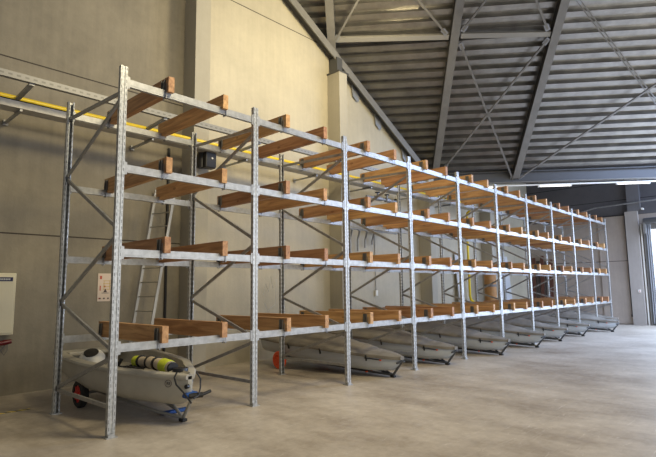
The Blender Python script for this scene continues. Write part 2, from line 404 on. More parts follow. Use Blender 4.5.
# level struts between rafters
for k, (p, q, lb) in enumerate((((9.85,4.3,11.4),(12.53,1.,11.3),'level grey purlin strut between the first and middle rafters'),
                          ((12.78,.65,11.31),(14.82,-1.84,11.22),'level grey purlin strut between the middle and right rafters'))):
    p, q = onp(p)+nrm*.12, onp(q)+nrm*.12
    c_ = (p+q)/2; bm = NEW(); bar(bm, p-c_, q-c_, .19, .14, nrm); tag(obj('purlin_strut', bm, M['strut_steel'], None, c_, bevel=.01), lb, 'strut', 'roof struts')
# diagonal bracing
BR = [((9.88,4.25,11.4),(9.77-.6,2.49-.9,12.9),'thin diagonal roof brace rising right from the first rafter'),
      ((12.35,1.02,11.39),(10.88-.5,1.19+.1,12.4),'thin diagonal roof brace rising left from the middle rafter'),
      ((12.67,.5,11.44),(12.43-.1,-.61-.6,12.7),'thin diagonal roof brace rising right from the middle rafter'),
      ((14.6,-1.82,11.34),(13.45-.4,-1.8,12.5),'thin diagonal roof brace rising left from the right rafter'),
      ((13.,.78,11.12),(19.25,1.72,7.09),'long roof brace running down from middle rafter to foot of right rafter'),
      ((14.9,-1.7,11.11),(16.76,3.81,7.61),'long roof brace running down left behind the rack from the right rafter'),
      ((14.42,-2.93,11.94),(20.9,-4.42,8.6),'double rod roof brace running down right from top of the right rafter'),
      ((19.36,1.45,7.09),(18.9,-6.1,10.8),'long roof brace rising right from foot of the right rafter')]
for k, (p, q, lb) in enumerate(BR):
    p, q = onp(p)+nrm*.05, onp(q)+nrm*.05
    t_ = thing('roof_brace', lb, 'brace', p, 'diagonal roof braces')
    d = (q-p).normalized(); sd = d.cross(nrm).normalized()
    bm = NEW()
    if k == 6:
        for sg in (-.05,.05): tube(bm, [sd*sg, q-p+sd*sg], .022, 6)
    else: bar(bm, (0,0,0), q-p, .075, .06, nrm)
    obj('rod', bm, M['roof_steel'], t_)
    for f in ((0,), (1,)):
        c_ = (q-p)*f[0]; bm = NEW(); bar(bm, c_+d*(.0-.12*(f[0]))-d*.05, c_+d*(.22-.3*f[0]), .17, .03, nrm); obj('gusset_plate', bm, M['plate'], t_)
# sloping beam along the top of the left wall
ra = Vector((16.7, 4.6, plane_z(16.7,4.6))); rb = Vector((1., 4.6, plane_z(1.,4.6)))
t_ = thing('rake_beam', 'dark grey steel beam following the sloping top of the left wall', 'beam', ra)
bm = NEW(); bar(bm, nrm*-.03+Vector((0,.05,0)), rb-ra+nrm*-.03+Vector((0,.05,0)), .34, .04, nrm); bar(bm, nrm*.16+Vector((0,.0,0)), rb-ra+nrm*.16+Vector((0,.0,0)), .04, .34, nrm); obj('channel', bm, M['roof_dark'], t_)
bm = NEW(); a_ = Vector((-.05,-.12,-.06)); b_ = rb-ra+a_
bar(bm, a_+Vector((0,0,-.02)), b_+Vector((0,0,-.02)), .05, .30, Vector((0,0,1))); obj('edge_plate', bm, M['roof_steel'], t_)
for x in (11.55, 13.0, 14.9):
    z = plane_z(x,4.6)
    bm = NEW(); prism(bm, [(x-.2,4.74,z+.1),(x+.2,4.74,z-.15),(x+.25,4.74,z-.55),(x+.1,4.74,z-.62),(x-.12,4.74,z-.45)], (0,.04,0), at=-ra); obj('fish_plate', bm, M['plate'], t_)
# eaves girder with light trunking and tubes
g0 = O + h*3.75; g1 = O + h*(-13.3)
g0.z = g1.z = 6.98
t_ = thing('eaves_girder', 'long dark level steel girder at the foot of the sloping roof', 'girder', (g0+g1)/2)
c0 = (g0+g1)/2
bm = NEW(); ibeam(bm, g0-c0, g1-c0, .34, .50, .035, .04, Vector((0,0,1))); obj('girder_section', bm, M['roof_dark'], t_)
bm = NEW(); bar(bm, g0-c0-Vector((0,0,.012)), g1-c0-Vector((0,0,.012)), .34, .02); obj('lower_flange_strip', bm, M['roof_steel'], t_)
q0 = g0-Vector((0,0,.15)); q1 = g1-Vector((0,0,.15)); cc = (q0+q1)/2
t_ = thing('light_trunking', 'thin white lighting rail hung along the underside of the eaves girder', 'lighting rail', cc)
bm = NEW(); bar(bm, q0-cc, q1-cc, .07, .06); obj('rail', bm, M['white'], t_)
bm = NEW()
for k in range(9):
    p = (q0-cc)+(q1-q0)*(k+.5)/9; box(bm, (p.x,p.y,p.z+.08), (.03,.03,.12))
obj('hanger', bm, M['bracket'], t_)
for (pa, pb, lb) in (((20.23,1.,0),(21.07,-.1,0),'lit fluorescent tube nearest the right rafter foot under the girder'),
                 ((22.35,-1.71,0),(23.18,-2.77,0),'rightmost lit fluorescent tube under the girder by the door'),
                 ((18.3,3.35,0),(19.0,2.4,0),'lit fluorescent tube half hidden by the rack top beams')):
    def onl(p):
        s_ = (Vector(p)-Vector((O.x,O.y,0))).dot(h); r_ = O + h*s_; r_.z = 6.77; return r_
    a, b = onl(pa), onl(pb); c_ = (a+b)/2
    t_ = thing('fluorescent_light', lb, 'light', c_, 'fluorescent lights')
    bm = NEW(); tube(bm, [a-c_, b-c_], .04, 10); obj('tube', bm, M['tube_light'], t_)
    d_ = (b-a).normalized()
    bm = NEW(); bar(bm, a-c_-d_*.05, a-c_+d_*.03, .1, .1); obj('end_cap', bm, M['white'], t_)
    bm = NEW(); bar(bm, b-c_-d_*.03, b-c_+d_*.05, .1, .1); obj('end_cap', bm, M['white'], t_)

# ------------------------------------------------------------------ pallet rack
NB = 10; BL = 2.7; HT = 5.79; ZL = [1.30, 2.76, 4.11, 5.53]
rack = thing('pallet_rack', 'long galvanised steel pallet rack of ten bays along the left wall', 'pallet rack', (0,0,0))
# C shaped post, open towards the rack's inside
def post_mesh():
    bm = NEW(); w, d, t = .058, .04, .006
    o_ = [(-w,-.04),(-.018,-.04),(-.012,-.03),(.012,-.03),(.018,-.04),(w,-.04),(w,.035),(.035,.045),(.03,.04),(w-.008,.03),(w-.008,-.033),(.022,-.033),(.014,-.022),(-.014,-.022),(-.022,-.033),(-w+.008,-.033),(-w+.008,.03),(-.03,.04),(-.035,.045),(-w,.035)]
    prism(bm, [(x,y,0) for x, y in o_], (0,0,HT)); return bm
up0 = None
for i in range(NB+1):
    for row in (0, 1):
        if up0 is None:
            up0 = obj('upright', post_mesh(), M['upright'], rack); bm = NEW(); box(bm, (0,0,.008), (.17,.16,.016)); box(bm, (.0,-.05,.03), (.1,.012,.06))
            bp0 = obj('base_plate', bm, M['galv'], up0); o = up0
        else:
            o = up0.copy(); C.objects.link(o); o.parent = rack; g = bp0.copy(); C.objects.link(g); g.parent = o
        o.location = (i*BL, row*D, 0); o.rotation_euler = (0,0,PI*row)
# load beams
bm = NEW(); Lb = BL-.118
box(bm, (BL/2,0,.012), (Lb,.05,.1)); box(bm, (BL/2,.008,-.05), (Lb,.066,.028))
for sx in (.062, BL-.062): box(bm, (sx,-.004,0), (.008,.07,.22)); box(bm, (sx+(.02 if sx<1 else -.02),-.03,0), (.04,.008,.2))
lb0 = None
for i in range(NB):
    for row in (0,1):
        for z in ZL:
            if lb0 is None: o = lb0 = obj('load_beam', bm, M['galv'], rack)
            else: o = lb0.copy(); C.objects.link(o); o.parent = rack
            o.location = ((i if row == 0 else i+1)*BL, row*D, z); o.rotation_euler = (0,0,PI*row)
# frame bracing: zigzag plus level ties
ZZ = [((0,5.36),(1,5.46)), ((0,5.28),(1,4.32)), ((1,4.28),(0,3.14)), ((0,3.04),(1,1.99)), ((1,1.96),(0,1.26)), ((0,1.17),(1,.45)), ((0,.43),(1,.42))]
zm = []
for i in range(NB+1):
    for k, ((ya,za),(yb,zb)) in enumerate(ZZ):
        if i == 0:
            bm = NEW(); bar(bm, (0, ya*D, za), (0, yb*D, zb), .035, .06, (0,0,1)); o = obj('diagonal_brace' if k not in (0,6) else 'tie_bar', bm, M['brace'], rack); zm.append(o)
        else:
            o = zm[k].copy(); C.objects.link(o); o.parent = rack
        o.location = (i*BL, 0, 0)

# ------------------------------------------------------------------ timbers across the rack
def timber_mesh():
    bm = NEW(); y0, y1, hh = -.11, D+.10, .29; n0 = .064
    pr = [(y0,.02),(-.04,.02),(-.04,n0),(.05,n0),(.05,0),(D-.05,0),(D-.05,n0),(D+.04,n0),(D+.04,.02),(y1,.02),(y1,hh),(y0,hh)]
    prism(bm, [(-.055,y,z) for y, z in pr], (.11,0,0)); return bm
def plate_mesh(sg):
    bm = NEW()
    for yy in (.06,):
        box(bm, (sg*.0605, yy-.02, .15), (.008,.10,.21)); box(bm, (sg*.075, yy-.065, .15), (.03,.008,.21)); box(bm, (sg*.075, yy+.028, .15), (.03,.008,.21))
    return bm
def strap_mesh(sg):
    bm = NEW(); box(bm, (sg*.06,-.047,.05), (.02,.008,.26)); box(bm, (sg*.06,.0,-.082), (.02,.1,.008)); box(bm, (sg*.06,.046,-.04), (.02,.008,.1)); return bm
protoT = {}
LV = ['lowest level','second level','third level','top level']
for sg in (-1, 1):
    t_ = thing('timber_bearer', 'x', 'timber beam', (0,0,0), 'timber bearers across the rack')
    obj('timber', timber_mesh(), M['wood'], t_)
    obj('angle_bracket', plate_mesh(sg), M['bracket'], t_)
    o = obj('angle_bracket', plate_mesh(-sg), M['bracket'], t_, (0,D,0)); o.rotation_euler = (0,0,PI)
    obj('hold_down_strap', strap_mesh(sg), M['strap'], t_)
    o = obj('hold_down_strap', strap_mesh(-sg), M['strap'], t_, (0,D,0)); o.rotation_euler = (0,0,PI)
    protoT[sg] = [t_, False]
for li, z in enumerate(ZL):
    for i in range(NB):
        for sg, xo in ((-1,.80),(1,1.94)):
            t_, used = protoT[sg]
            if used: t_ = dup(t_)
            protoT[sg][1] = True
            t_.location = (i*BL+xo+random.uniform(-.02,.02), random.uniform(-.02,.02), z)
            side = 'nearer' if sg < 0 else 'farther'
            bay = ('nearest bay' if i == 0 else 'farthest bay' if i == NB-1 else ORD[i]+' bay from the near end')
            t_['label'] = 'orange-brown timber across rack %s, %s, %s one' % (LV[li], bay, side)

# ------------------------------------------------------------------ boats
def interp(tab, y):
    for (a, va), (b, vb) in zip(tab, tab[1:]):
        if y <= b: f = (y-a)/(b-a); f = f*f*(3-2*f)*.35+f*.65; return va+(vb-va)*f
    return tab[-1][1]
def hull_rings(wt, zk, zg, ys, bottom=.9):
    R = []
    for y in ys:
        w, k, g = interp(wt,y), interp(zk,y), interp(zg,y); hgt = g-k; r = []
        half = [(0,0),(.30,.015),(.58,.06),(.78,.16),(.89,.34),(.95,.6),(.985,.84),(1.,1.)]
        for a, b in half[::-1]: r.append((-w*a, y, k+hgt*b))
        for a, b in half[1:]: r.append((w*a, y, k+hgt*b))
        R.append(r)
    return R
ysn = lambda L_, n: [L_*(i/n)**1.35 for i in range(n+1)]

# --- open grey dinghy in the first bay
wt = [(0,.035),(.12,.14),(.45,.34),(.8,.50),(1.2,.70),(1.7,.79),(2.3,.86),(3.1,.84),(4.1,.68)]
zk = [(0,.58),(.1,.37),(.3,.29),(1.,.28),(2.4,.30),(4.1,.42)]
zg = [(0,.775),(.5,.80),(1.5,.85),(2.6,.885),(4.1,.93)]
ys = ysn(4.1, 22)
boat = thing('open_dinghy', 'open pale grey dinghy on a trolley in the nearest rack bay', 'dinghy', (1.14,-.32,0))
bm = NEW(); loft(bm, hull_rings(wt, zk, zg, ys), False, True, True)
hl = obj('hull', bm, M['hull_open'], boat, smooth=True)
# rubbing strake / rim
bm = NEW(); R = []
for y in ys:
    w, g = interp(wt,y), interp(zg,y); wi = max(w-.13-.0*y, .02); fd = y < .42
    dp = 0 if fd else min(.30, (y-.42)*1.2)
    half = [(w+.035,g-.05),(w+.045,g-.01),(w+.03,g+.02),(w-.03,g+.035),(wi,g+.03),(wi-.01 if wi>.05 else wi*.9,g+.02-dp*.5),(wi*.93,g+.02-dp),(0,g+(.06 if fd else .0)-dp)]
    R.append([(-a,y,b) for a, b in half] + [(a,y,b) for a, b in half[-2::-1]])
loft(bm, R, False, True, False)
bmesh.ops.recalc_face_normals(bm, faces=bm.faces[:])
ga = obj('deck_and_cockpit', bm, M['hull_in'], boat, smooth=True)
# stern seat with round hatch
bm = NEW(); bm2 = NEW()
box(bm, (0,3.85,.9), (1.15,.5,.08)); obj('stern_thwart', bm, M['hull_in'], boat, bevel=.02)
bm = NEW(); tube(bm, [(0,-.02+.45,.83),(0,.55,.845)], .0, 3); bm.free()
# mast step ring on foredeck
bm = NEW(); tube(bm, [(.02,.33,.83),(.02,.33,.875)], [.13,.12], 18); obj('mast_step', bm, M['black'], boat, smooth=True)
bm = NEW(); tube(bm, [(-.03,.0,.62),(-.085,-.02,.62)], .035, 10); obj('drain_plug', bm, M['black'], boat)
# ropes and fittings in the cockpit
bm = NEW()
for k in range(7):
    cx, cy = random.uniform(-.45,-.05), random.uniform(.85,2.0); pts = []
    for j in range(14):
        a = j*.75+k; pts.append((cx+math.cos(a)*random.uniform(.08,.22), cy+math.sin(a)*random.uniform(.1,.25), .70+.03*math.sin(j*1.3)+.02*k/7+.05))
    tube(bm, pts, .016, 6)
obj('tangled_sheets', bm, M['black'], boat, smooth=True)
bm = NEW(); tube(bm, [(-.34,1.98,.74),(-.26,1.90,.93)], [.035,.03], 8); obj('cleat_strap', bm, M['black'], boat)
# painter ropes over the bow
bm = NEW(); tube(bm, [(-.17,.12,.84),(-.22,.11,.77),(-.20,.08,.66),(-.12,.0,.54),(-.06,-.05,.44),(-.02,-.09,.36)], .014, 6)
tube(bm, [(.12,.0,.82),(.17,-.04,.72),(.16,-.06,.58),(.10,-.1,.47),(.0,-.12,.44)], .014, 6); obj('bow_rope', bm, M['black'], boat, smooth=True)
# ring emblem with letters on the port bow
def emblem(parent, loc, rot, r, text):
    bm = NEW(); tube(bm, [(r*math.cos(2*PI*k/20), r*math.sin(2*PI*k/20), 0) for k in range(20)], r*.07, 6, True)
    o = obj('ring_emblem', bm, M['ink_k'], parent, loc); o.rotation_euler = rot
    cu = bpy.data.curves.new('lettering', 'FONT'); cu.body = text; cu.size = r*1.05*S; cu.align_x = 'CENTER'; cu.align_y = 'CENTER'; cu.extrude = .002
    tmp = bpy.data.objects.new('tmp', cu); C.objects.link(tmp)
    me = bpy.data.meshes.new_from_object(tmp.evaluated_get(bpy.context.evaluated_depsgraph_get())); bpy.data.objects.remove(tmp)
    for v in me.vertices: v.co /= S
    me.materials.clear(); me.materials.append(M['black']); l = bpy.data.objects.new('lettering', me); C.objects.link(l); l.parent = o
    return o
yy = .27; ww = interp(wt,yy)*.97
emblem(boat, (-ww-.012, yy, .66), (math.radians(86), 0, math.radians(-50)), .055, 'RS')

# trolley of the open boat
def trolley(name, label, loc, L_, bz, zfoot, wheel_y, wheel_x, wr, mt, hubmat, tyre, handle):
    t_ = thing('launching_trolley', label, 'boat trolley', loc, 'boat launching trolleys')
    bm = NEW()
    for sx in (-1,1): tube(bm, [(0.,.10,.06),(sx*.16,.6,.10),(sx*.42,wheel_y,.26),(sx*.42,wheel_y+.5,.30)], .028, 8)
    tube(bm, [(-wheel_x,wheel_y,wr),(wheel_x,wheel_y,wr)], .028, 8)
    for sx in (-1,1): tube(bm, [(sx*.42,wheel_y,.28),(sx*.62,wheel_y,.46)], .028, 8)
    obj('frame', bm, mt, t_, smooth=True)
    bm = NEW(); tube(bm, [(0,.10,.045),(0,-.20,bz)], .03, 8); tube(bm, [(0,.12,.05),(0,.55,.30)], .022, 8); obj('bow_post', bm, mt, t_, smooth=True)
    bm = NEW(); box(bm, (0,.10,.025), (.10,.12,.05)); obj('foot', bm, M['rubber'], t_, bevel=.01)
    if handle:
        bm = NEW(); tube(bm, [(-.10,-.22,bz+.0),(.12,-.28,bz+.0)], .045, 8); tube(bm, [(.10,-.28,bz),(.27,-.29,bz+.04)], .028, 8); obj('handle', bm, M['black'], t_, smooth=True)
        bm = NEW(); box(bm, (-.04,-.14,bz+.01), (.24,.20,.09)); obj('bow_pad', bm, M['blue'], t_, bevel=.03)
        bm = NEW(); box(bm, (.22,.75,.03), (.5,.12,.05)); obj('blue_strap', bm, M['blue'], t_, bevel=.01)
    else:
        bm = NEW(); tube(bm, [(-.16,-.13,bz-.06),(0,-.2,bz-.02),(.16,-.13,bz-.06)], .025, 8); obj('bow_cradle', bm, M['black'], t_, smooth=True)
        bm = NEW(); box(bm, (-.12,.75,.10), (.24,.05,.035)); obj('red_clip', bm, M['orangered'], t_, bevel=.01)
    for sx in (-1,1):
        bm = NEW(); w2 = wr*.25
        R = []
        for x_, r_ in ((-w2,.62),(-w2,.9),(-w2*.6,1.),(w2*.6,1.),(w2,.9),(w2,.62),(w2*.4,.58),(-w2*.4,.58)):
            R.append([(sx*wheel_x+x_, wheel_y+wr*r_*math.cos(2*PI*k/24), wr+wr*r_*math.sin(2*PI*k/24)) for k in range(24)])
        R.append(R[0]); loft(bm, R, True, False, False); bmesh.ops.remove_doubles(bm, verts=bm.verts[:], dist=1e-5)
        o = obj('wheel', bm, tyre, t_, smooth=True)
        bm = NEW(); tube(bm, [(sx*wheel_x-w2*1.05,wheel_y,wr),(sx*wheel_x+w2*1.05,wheel_y,wr)], wr*.20, 12); tube(bm, [(sx*wheel_x-w2*.7,wheel_y,wr),(sx*wheel_x+w2*.7,wheel_y,wr)], wr*.57, 20)
        for k in range(8):
            a = 2*PI*k/8; bar(bm, (sx*wheel_x,wheel_y+wr*.1*math.cos(a),wr+wr*.1*math.sin(a)), (sx*wheel_x,wheel_y+wr*.61*math.cos(a),wr+wr*.61*math.sin(a)), wr*.13, w2*1.8, (1,0,0))
        tube(bm, [(sx*wheel_x, wheel_y+wr*.56*math.cos(2*PI*k/20), wr+wr*.56*math.sin(2*PI*k/20)) for k in range(20)], wr*.07, 6, True)
        obj('hub', bm, hubmat, o)
    return t_
trolley('t', 'grey boat trolley with black tyres and blue bow pad under the open dinghy', (1.22,-.10,0), 4., .46, .03, 2.5, .74, .26, M['trolley_l'], M['red'], M['rubber'], True)

# things lying in the open boat
t_ = thing('rolled_sail', 'rolled cream sail bag with fluorescent yellow ends and black straps in the open dinghy', 'rolled sail', (1.2,0,0))
A, B = Vector((-.04,1.6,.85)), Vector((-.08,.22,.86)); d = (B-A).normalized()
bm = NEW(); n = 14; pts = [A+(B-A)*k/n + Vector((0,0,.03*math.sin(k/n*PI))) for k in range(n+1)]
tube(bm, pts, [.085+.008*math.sin(k*1.3)+.025*(k/n) for k in range(n+1)], 14); obj('sail_roll', bm, M['sail'], t_, smooth=True)
for f0, f1 in ((.0,.13),(.78,.95)):
    bm = NEW(); tube(bm, [A+(B-A)*(f0+(f1-f0)*j/4)+Vector((0,0,.03*math.sin((f0+(f1-f0)*j/4)*PI))) for j in range(5)], .10 if f0 < .5 else .118, 14); obj('yellow_end', bm, M['yellowgreen'], t_, smooth=True)
for f in (.17,.42,.62): bm = NEW(); p = A+(B-A)*f+Vector((0,0,.03*math.sin(f*PI))); tube(bm, [p-d*.02, p+d*.02], .112+.015*f, 14); obj('black_strap', bm, M['black'], t_, smooth=True)
bm = NEW(); p = B+d*.0; tube(bm, [p-d*.01, p+d*.05], .095, 14); obj('dark_end', bm, M['black'], t_, smooth=True)
t_ = thing('bailer_tub', 'white plastic tub with black round opening at the stern of the open dinghy', 'tub', (.80,2.72,.74))
bm = NEW()
R = []
for r_, z_ in ((.16,.0),(.22,.04),(.23,.12),(.19,.2),(.13,.24),(.12,.22)):
    R.append([(r_*1.1*math.cos(2*PI*k/20), r_*math.sin(2*PI*k/20), z_) for k in range(20)])
loft(bm, R, True, True, True); obj('tub_body', bm, M['white'], t_, smooth=True); t_.rotation_euler = (.40,-.28,0); t_.location.z += .01
bm = NEW(); tube(bm, [(0,0,.22),(0,0,.262)], [.12,.135], 18); obj('opening', bm, M['black'], t_, smooth=True)
bm = NEW(); box(bm, (-.23,.10,.08), (.06,.1,.1)); obj('red_toggle', bm, M['darkred'], t_, bevel=.01)

# --- covered dinghies
wt2 = [(0,.05),(.12,.17),(.4,.31),(.9,.50),(1.6,.68),(2.4,.80),(3.3,.84),(4.5,.68)]
zk2 = [(0,.40),(.08,.27),(.25,.17),(.7,.13),(2.2,.18),(4.5,.34)]
zg2 = [(0,.49),(.5,.53),(1.5,.61),(2.6,.69),(4.5,.77)]
rd2 = [(0,.02),(.6,.05),(1.3,.15),(2.2,.25),(3.4,.28),(4.5,.18)]
ys2 = ysn(4.5, 26)
def covered(label, loc, seed):
    t_ = thing('covered_dinghy', label, 'dinghy', loc, 'covered dinghies under the rack')
    if seed == 0:
        bm = NEW(); loft(bm, hull_rings(wt2, zk2, zg2, ys2), False, True, True); covered.h = obj('hull', bm, M['hull'], t_, smooth=True)
        bm = NEW()
        for y in (.72, 2.0, 3.1):
            for sx in (-1,1):
                w, g, k = interp(wt2,y), interp(zg2,y), interp(zk2,y); bar(bm, (sx*(w+.045),y,g+.0), (sx*(w*.97+.03),y,g-.14), .03, .03, (0,1,0))
        covered.s = obj('cover_clip', bm, M['black'], t_)
        bm = NEW()
        for sx in (-1,1):
            y = .40; w = interp(wt2,y); box(bm, (sx*(w*.97+.01),y,.43), (.03,.055,.035))
        covered.r = obj('bow_toggle', bm, M['orangered'], t_, bevel=.01)
        covered.l = []
        for sx in (-1,1): bm = NEW(); tube(bm, [(sx*(interp(wt2,.42)*.98+.01),.42,.435),(sx*(interp(wt2,.78)*.98+.015),.78,.47)], .012, 5); covered.l.append(obj('toggle_cord', bm, M['black'], t_))
    else:
        for p in (covered.h, covered.s, covered.r, *covered.l): c = p.copy(); C.objects.link(c); c.parent = t_
    bm = NEW(); R = []
    yc = [-.03] + ys2 + [4.54]
    for y in yc:
        yy = min(max(y,0),4.5); w, g, r = interp(wt2,yy)+.03, interp(zg2,yy), interp(rd2,yy)
        half = [(1.0,-.05),(1.01,-.02),(.99,.02)] + [(1-f, .02+ (r/1.)*(1-(1-f)**1.35)) for f in (.08,.18,.3,.42,.55,.7,.85,1.)]
        row = []
        for a, b in [(-a_, b_) for a_, b_ in half] + [(a_, b_) for a_, b_ in half[-2::-1]]:
            v = Vector((w*a, y, g+b))
            amp = .035*min(1, yy/.8)
            q = noise.noise(Vector((v.x*2.2+seed*7, v.y*1.6, seed*3.1)))*amp*1.1 + noise.noise(Vector((v.x*3.+v.y*1.5, v.y*5.+seed*5, 0)))*amp*.8
            if abs(a) > .97: v.x += q*.35*(1 if a>0 else -1)
            else: v.z += q
            row.append(v)
        R.append(row)
    loft(bm, R, False, True, True); obj('canvas_cover', bm, M['cover'], t_, smooth=True)
    return t_
bx = [6.82, 9.43, 12.26, 14.97, 17.6, 20.25, 23.25, 25.55]
by = [-.48,-.47,-.75,-.85,-.75,-.8,-1.2,-.62]
bl = ['first covered dinghy from the left, taupe canvas over pale hull, red spoked wheel showing','second covered dinghy from the left, bow just left of the fifth front post',
      'third covered dinghy from the left under taupe canvas','fourth covered dinghy from the left under taupe canvas','fifth covered dinghy from the left, bow beyond the middle bays',
      'sixth covered dinghy from the left, left of the bow that sticks out farthest','second farthest covered dinghy, hull sticking out near the rack end','farthest covered dinghy, only its cover showing behind the neighbouring boat']
for k, (x, y) in enumerate(zip(bx, by)):
    covered(bl[k], (x,y,0), k)
    trolley('t', 'dark tube trolley under the %s covered dinghy from the left' % ORD[k], (x,y+.16,0), 4.3, .43, .03, 3.3, .86, .24, M['trolley'], M['orangered'], M['orangered'] if k == 0 else M['rubber'], False)

# ------------------------------------------------------------------ services on the left wall
x0, x1 = -5.9, 20.3
t_ = thing('upper_rail', 'long perforated grey strut rail in front of the wall above the yellow pipe', 'rail', (0,3.1,6.36))
bm = NEW(); box(bm, (6.,0,0), (24.,.10,.13)); k = x0
obj('strut', bm, M['rail'], t_)
t_ = thing('cable_tray', 'long shallow galvanised cable tray hung below the yellow pipe', 'cable tray', (0,3.86,6.0))
bm = NEW(); box(bm, (7.2,0,-.06), (26.2,.34,.015)); box(bm, (7.2,-.17,0), (26.2,.015,.14)); box(bm, (7.2,.17,0), (26.2,.015,.14)); obj('tray', bm, M['tray'], t_)
bm = NEW(); tube(bm, [(-5.9,-.1,.10),(20.2,-.1,.10)], .02, 6); obj('tray_cable', bm, M['black'], t_)
t_ = thing('gas_pipe', 'yellow gas pipe running level along the left wall then dropping down', 'pipe', (0,4.05,6.24))
bm = NEW(); tube(bm, [(-5.9,0,0),(19.6,0,-.0),(19.95,0,-.04),(20.05,.2,-.1),(20.08,.5,-.3),(20.08,.55,-1.),(20.08,.55,-4.5),(20.15,.55,-4.7),(20.4,.55,-4.8)], .06, 10); obj('pipe_run', bm, M['yellow'], t_, smooth=True)
bm = NEW()
for k in range(8): x = -.45+2.9*k; tube(bm, [(x-.03,0,0),(x+.03,0,0)], .06, 10)
obj('pipe_clamp', bm, M['bracket'], t_)
for k, x in enumerate((-.45, 2.45, 5.35, 8.25, 11.15, 14.05, 16.95)):
    t_ = thing('support_arm', 'grey bracket arm holding rail and cable tray, %s from the left' % ORD[k], 'bracket', (x,4.8,6.3), 'tray support arms')
    bm = NEW(); bar(bm, (0,-1.7,-.02), (0,-.72,-.07), .09, .05); bar(bm, (0,-.72,-.4), (0,-.72,-.02), .05,.05,(0,1,0)); bar(bm, (0,-1.1,-.4), (0,.0,-.4), .05, .05); box(bm, (0,.0,-.40), (.1,.03,.12)); obj('arm', bm, M['brace'], t_)
# ladder
t_ = thing('ladder', 'aluminium ladder leaning in the dark corner before the first wall column', 'ladder', (2.5,4.4,0))
st = {}
for (xa, xb, y) in ((-.10,.60,.30),(.06,.82,-.30)):
    st[y] = (Vector((xa,y,0)), Vector((xb,y,4.85))); bm = NEW(); bar(bm, *st[y], .03, .07, (1,0,0)); obj('stile', bm, M['alu'], t_)
for k in range(13):
    f = (k+.6)/13.4; p, q = st[.30][0].lerp(st[.30][1], f), st[-.30][0].lerp(st[-.30][1], f); bm = NEW(); tube(bm, [p, q], .018, 6); obj('rung', bm, M['alu'], t_)
bm = NEW(); tube(bm, [(3.5,4.795,.0),(3.5,4.795,6.1)], .035, 8); tag(obj('downpipe', bm, M['black']), 'thin black vertical conduit on the wall beside the ladder', 'conduit')
# loudspeaker on first column
t_ = thing('loudspeaker', 'black box loudspeaker with a white dot mounted on the first wall column', 'loudspeaker', (4.20,3.98,5.5))
bm = NEW(); box(bm, (.03,-.03,.23), (.34,.26,.46)); obj('cabinet', bm, M['black'], t_, bevel=.03)
bm = NEW(); tube(bm, [(-.12,.1,.02),(-.12,.1,.44)], .11, 12); obj('rounded_back', bm, M['black'], t_, smooth=True)
bm = NEW(); tube(bm, [(.06,-.165,.27),(.06,-.172,.27)], .028, 10); obj('white_dot', bm, M['white'], t_)
bm = NEW(); box(bm, (0,.17,.22), (.08,.16,.08)); obj('mount', bm, M['bracket'], t_)
# cream cabinet
t_ = thing('wall_cabinet', 'cream metal wall cabinet with a dark blue label at the left edge', 'cabinet', (-.62,W,1.93))
bm = NEW(); box(bm, (0,-.12,0), (1.02,.24,1.30)); obj('cabinet_body', bm, M['cream'], t_, bevel=.015)
bm = NEW(); box(bm, (0,-.25,-.01), (.94,.02,1.2)); obj('door', bm, M['cream'], t_, bevel=.008)
bm = NEW(); box(bm, (.24,-.264,.52), (.40,.006,.085)); o = obj('blue_label', bm, M['navy'], t_)
bm = NEW()
for k in range(9): box(bm, (.12+.032*k,-.269,.52), (.022,.004,.032 if k else .05))
obj('white_lettering', bm, M['greywhite'], o)
t_ = thing('hose_valve', 'dark red hydrant valve with a side outlet below the cream cabinet', 'valve', (-.56,4.66,1.1))
bm = NEW(); tube(bm, [(-.18,0,.28),(-.18,0,.05),(-.05,0,-.02),(.32,0,.02)], [.07,.07,.07,.05], 10); obj('valve_body', bm, M['darkred'], t_, smooth=True)
bm = NEW(); tube(bm, [(.30,0,.02),(.44,0,.04)], [.06,.045], 10); obj('outlet_cap', bm, M['darkred'], t_, smooth=True)
bm = NEW(); tube(bm, [(.34,0,-.02),(.26,0,-.14),(.32,0,-.24),(.38,0,-.14),(.37,0,0)], .01, 5); obj('chain', bm, M['bracket'], t_)
bm = NEW(); zz = [(6.9,2.0),(7.0,2.35),(7.12,2.1),(7.22,2.6),(7.3,2.2),(7.45,2.5),(7.4,1.7),(7.1,1.5),(6.95,1.75)]
tube(bm, [(x-7.1,-.004,z-2.) for x, z in zz], .006, 5); tag(obj('chalk_scribble', bm, M['greywhite'], None, (7.1,W,2.)), 'faint white chalk scribble on the wall panel behind the second bay', 'chalk mark')
# evacuation plan
t_ = thing('evacuation_plan', 'printed evacuation plan sheet with a red and black floor drawing on the wall', 'poster', (1.97,W,2.27))
bm = NEW(); box(bm, (0,-.007,0), (.52,.014,.68)); obj('sheet', bm, M['paper'], t_)
bm = NEW()
for k in range(6): box(bm, (.1,-.0155,.2-.075*k), (.10-.01*(k%2),.003,.018)); box(bm, (.205,-.0155,.2-.075*k), (.05,.003,.018))
for k in range(5): box(bm, (-.2+.1*k,-.0155,-.27), (.04,.003,.035))
prism(bm, [(-.12,-.015,-.12),(-.03,-.015,-.12),(-.075,-.015,-.03)], (0,-.003,0)); box(bm,(-.075,-.0155,-.14),(.17,.003,.012)); obj('black_print', bm, M['ink_k'], t_)
bm = NEW()
for k in range(4): box(bm, (-.02,-.0155,.16-.07*k), (.22,.003,.012))
for k in range(2): box(bm, (-.11+.14*k,-.0155,.06), (.012,.003,.2))
obj('yellow_plan_lines', bm, M['ink_y'], t_)
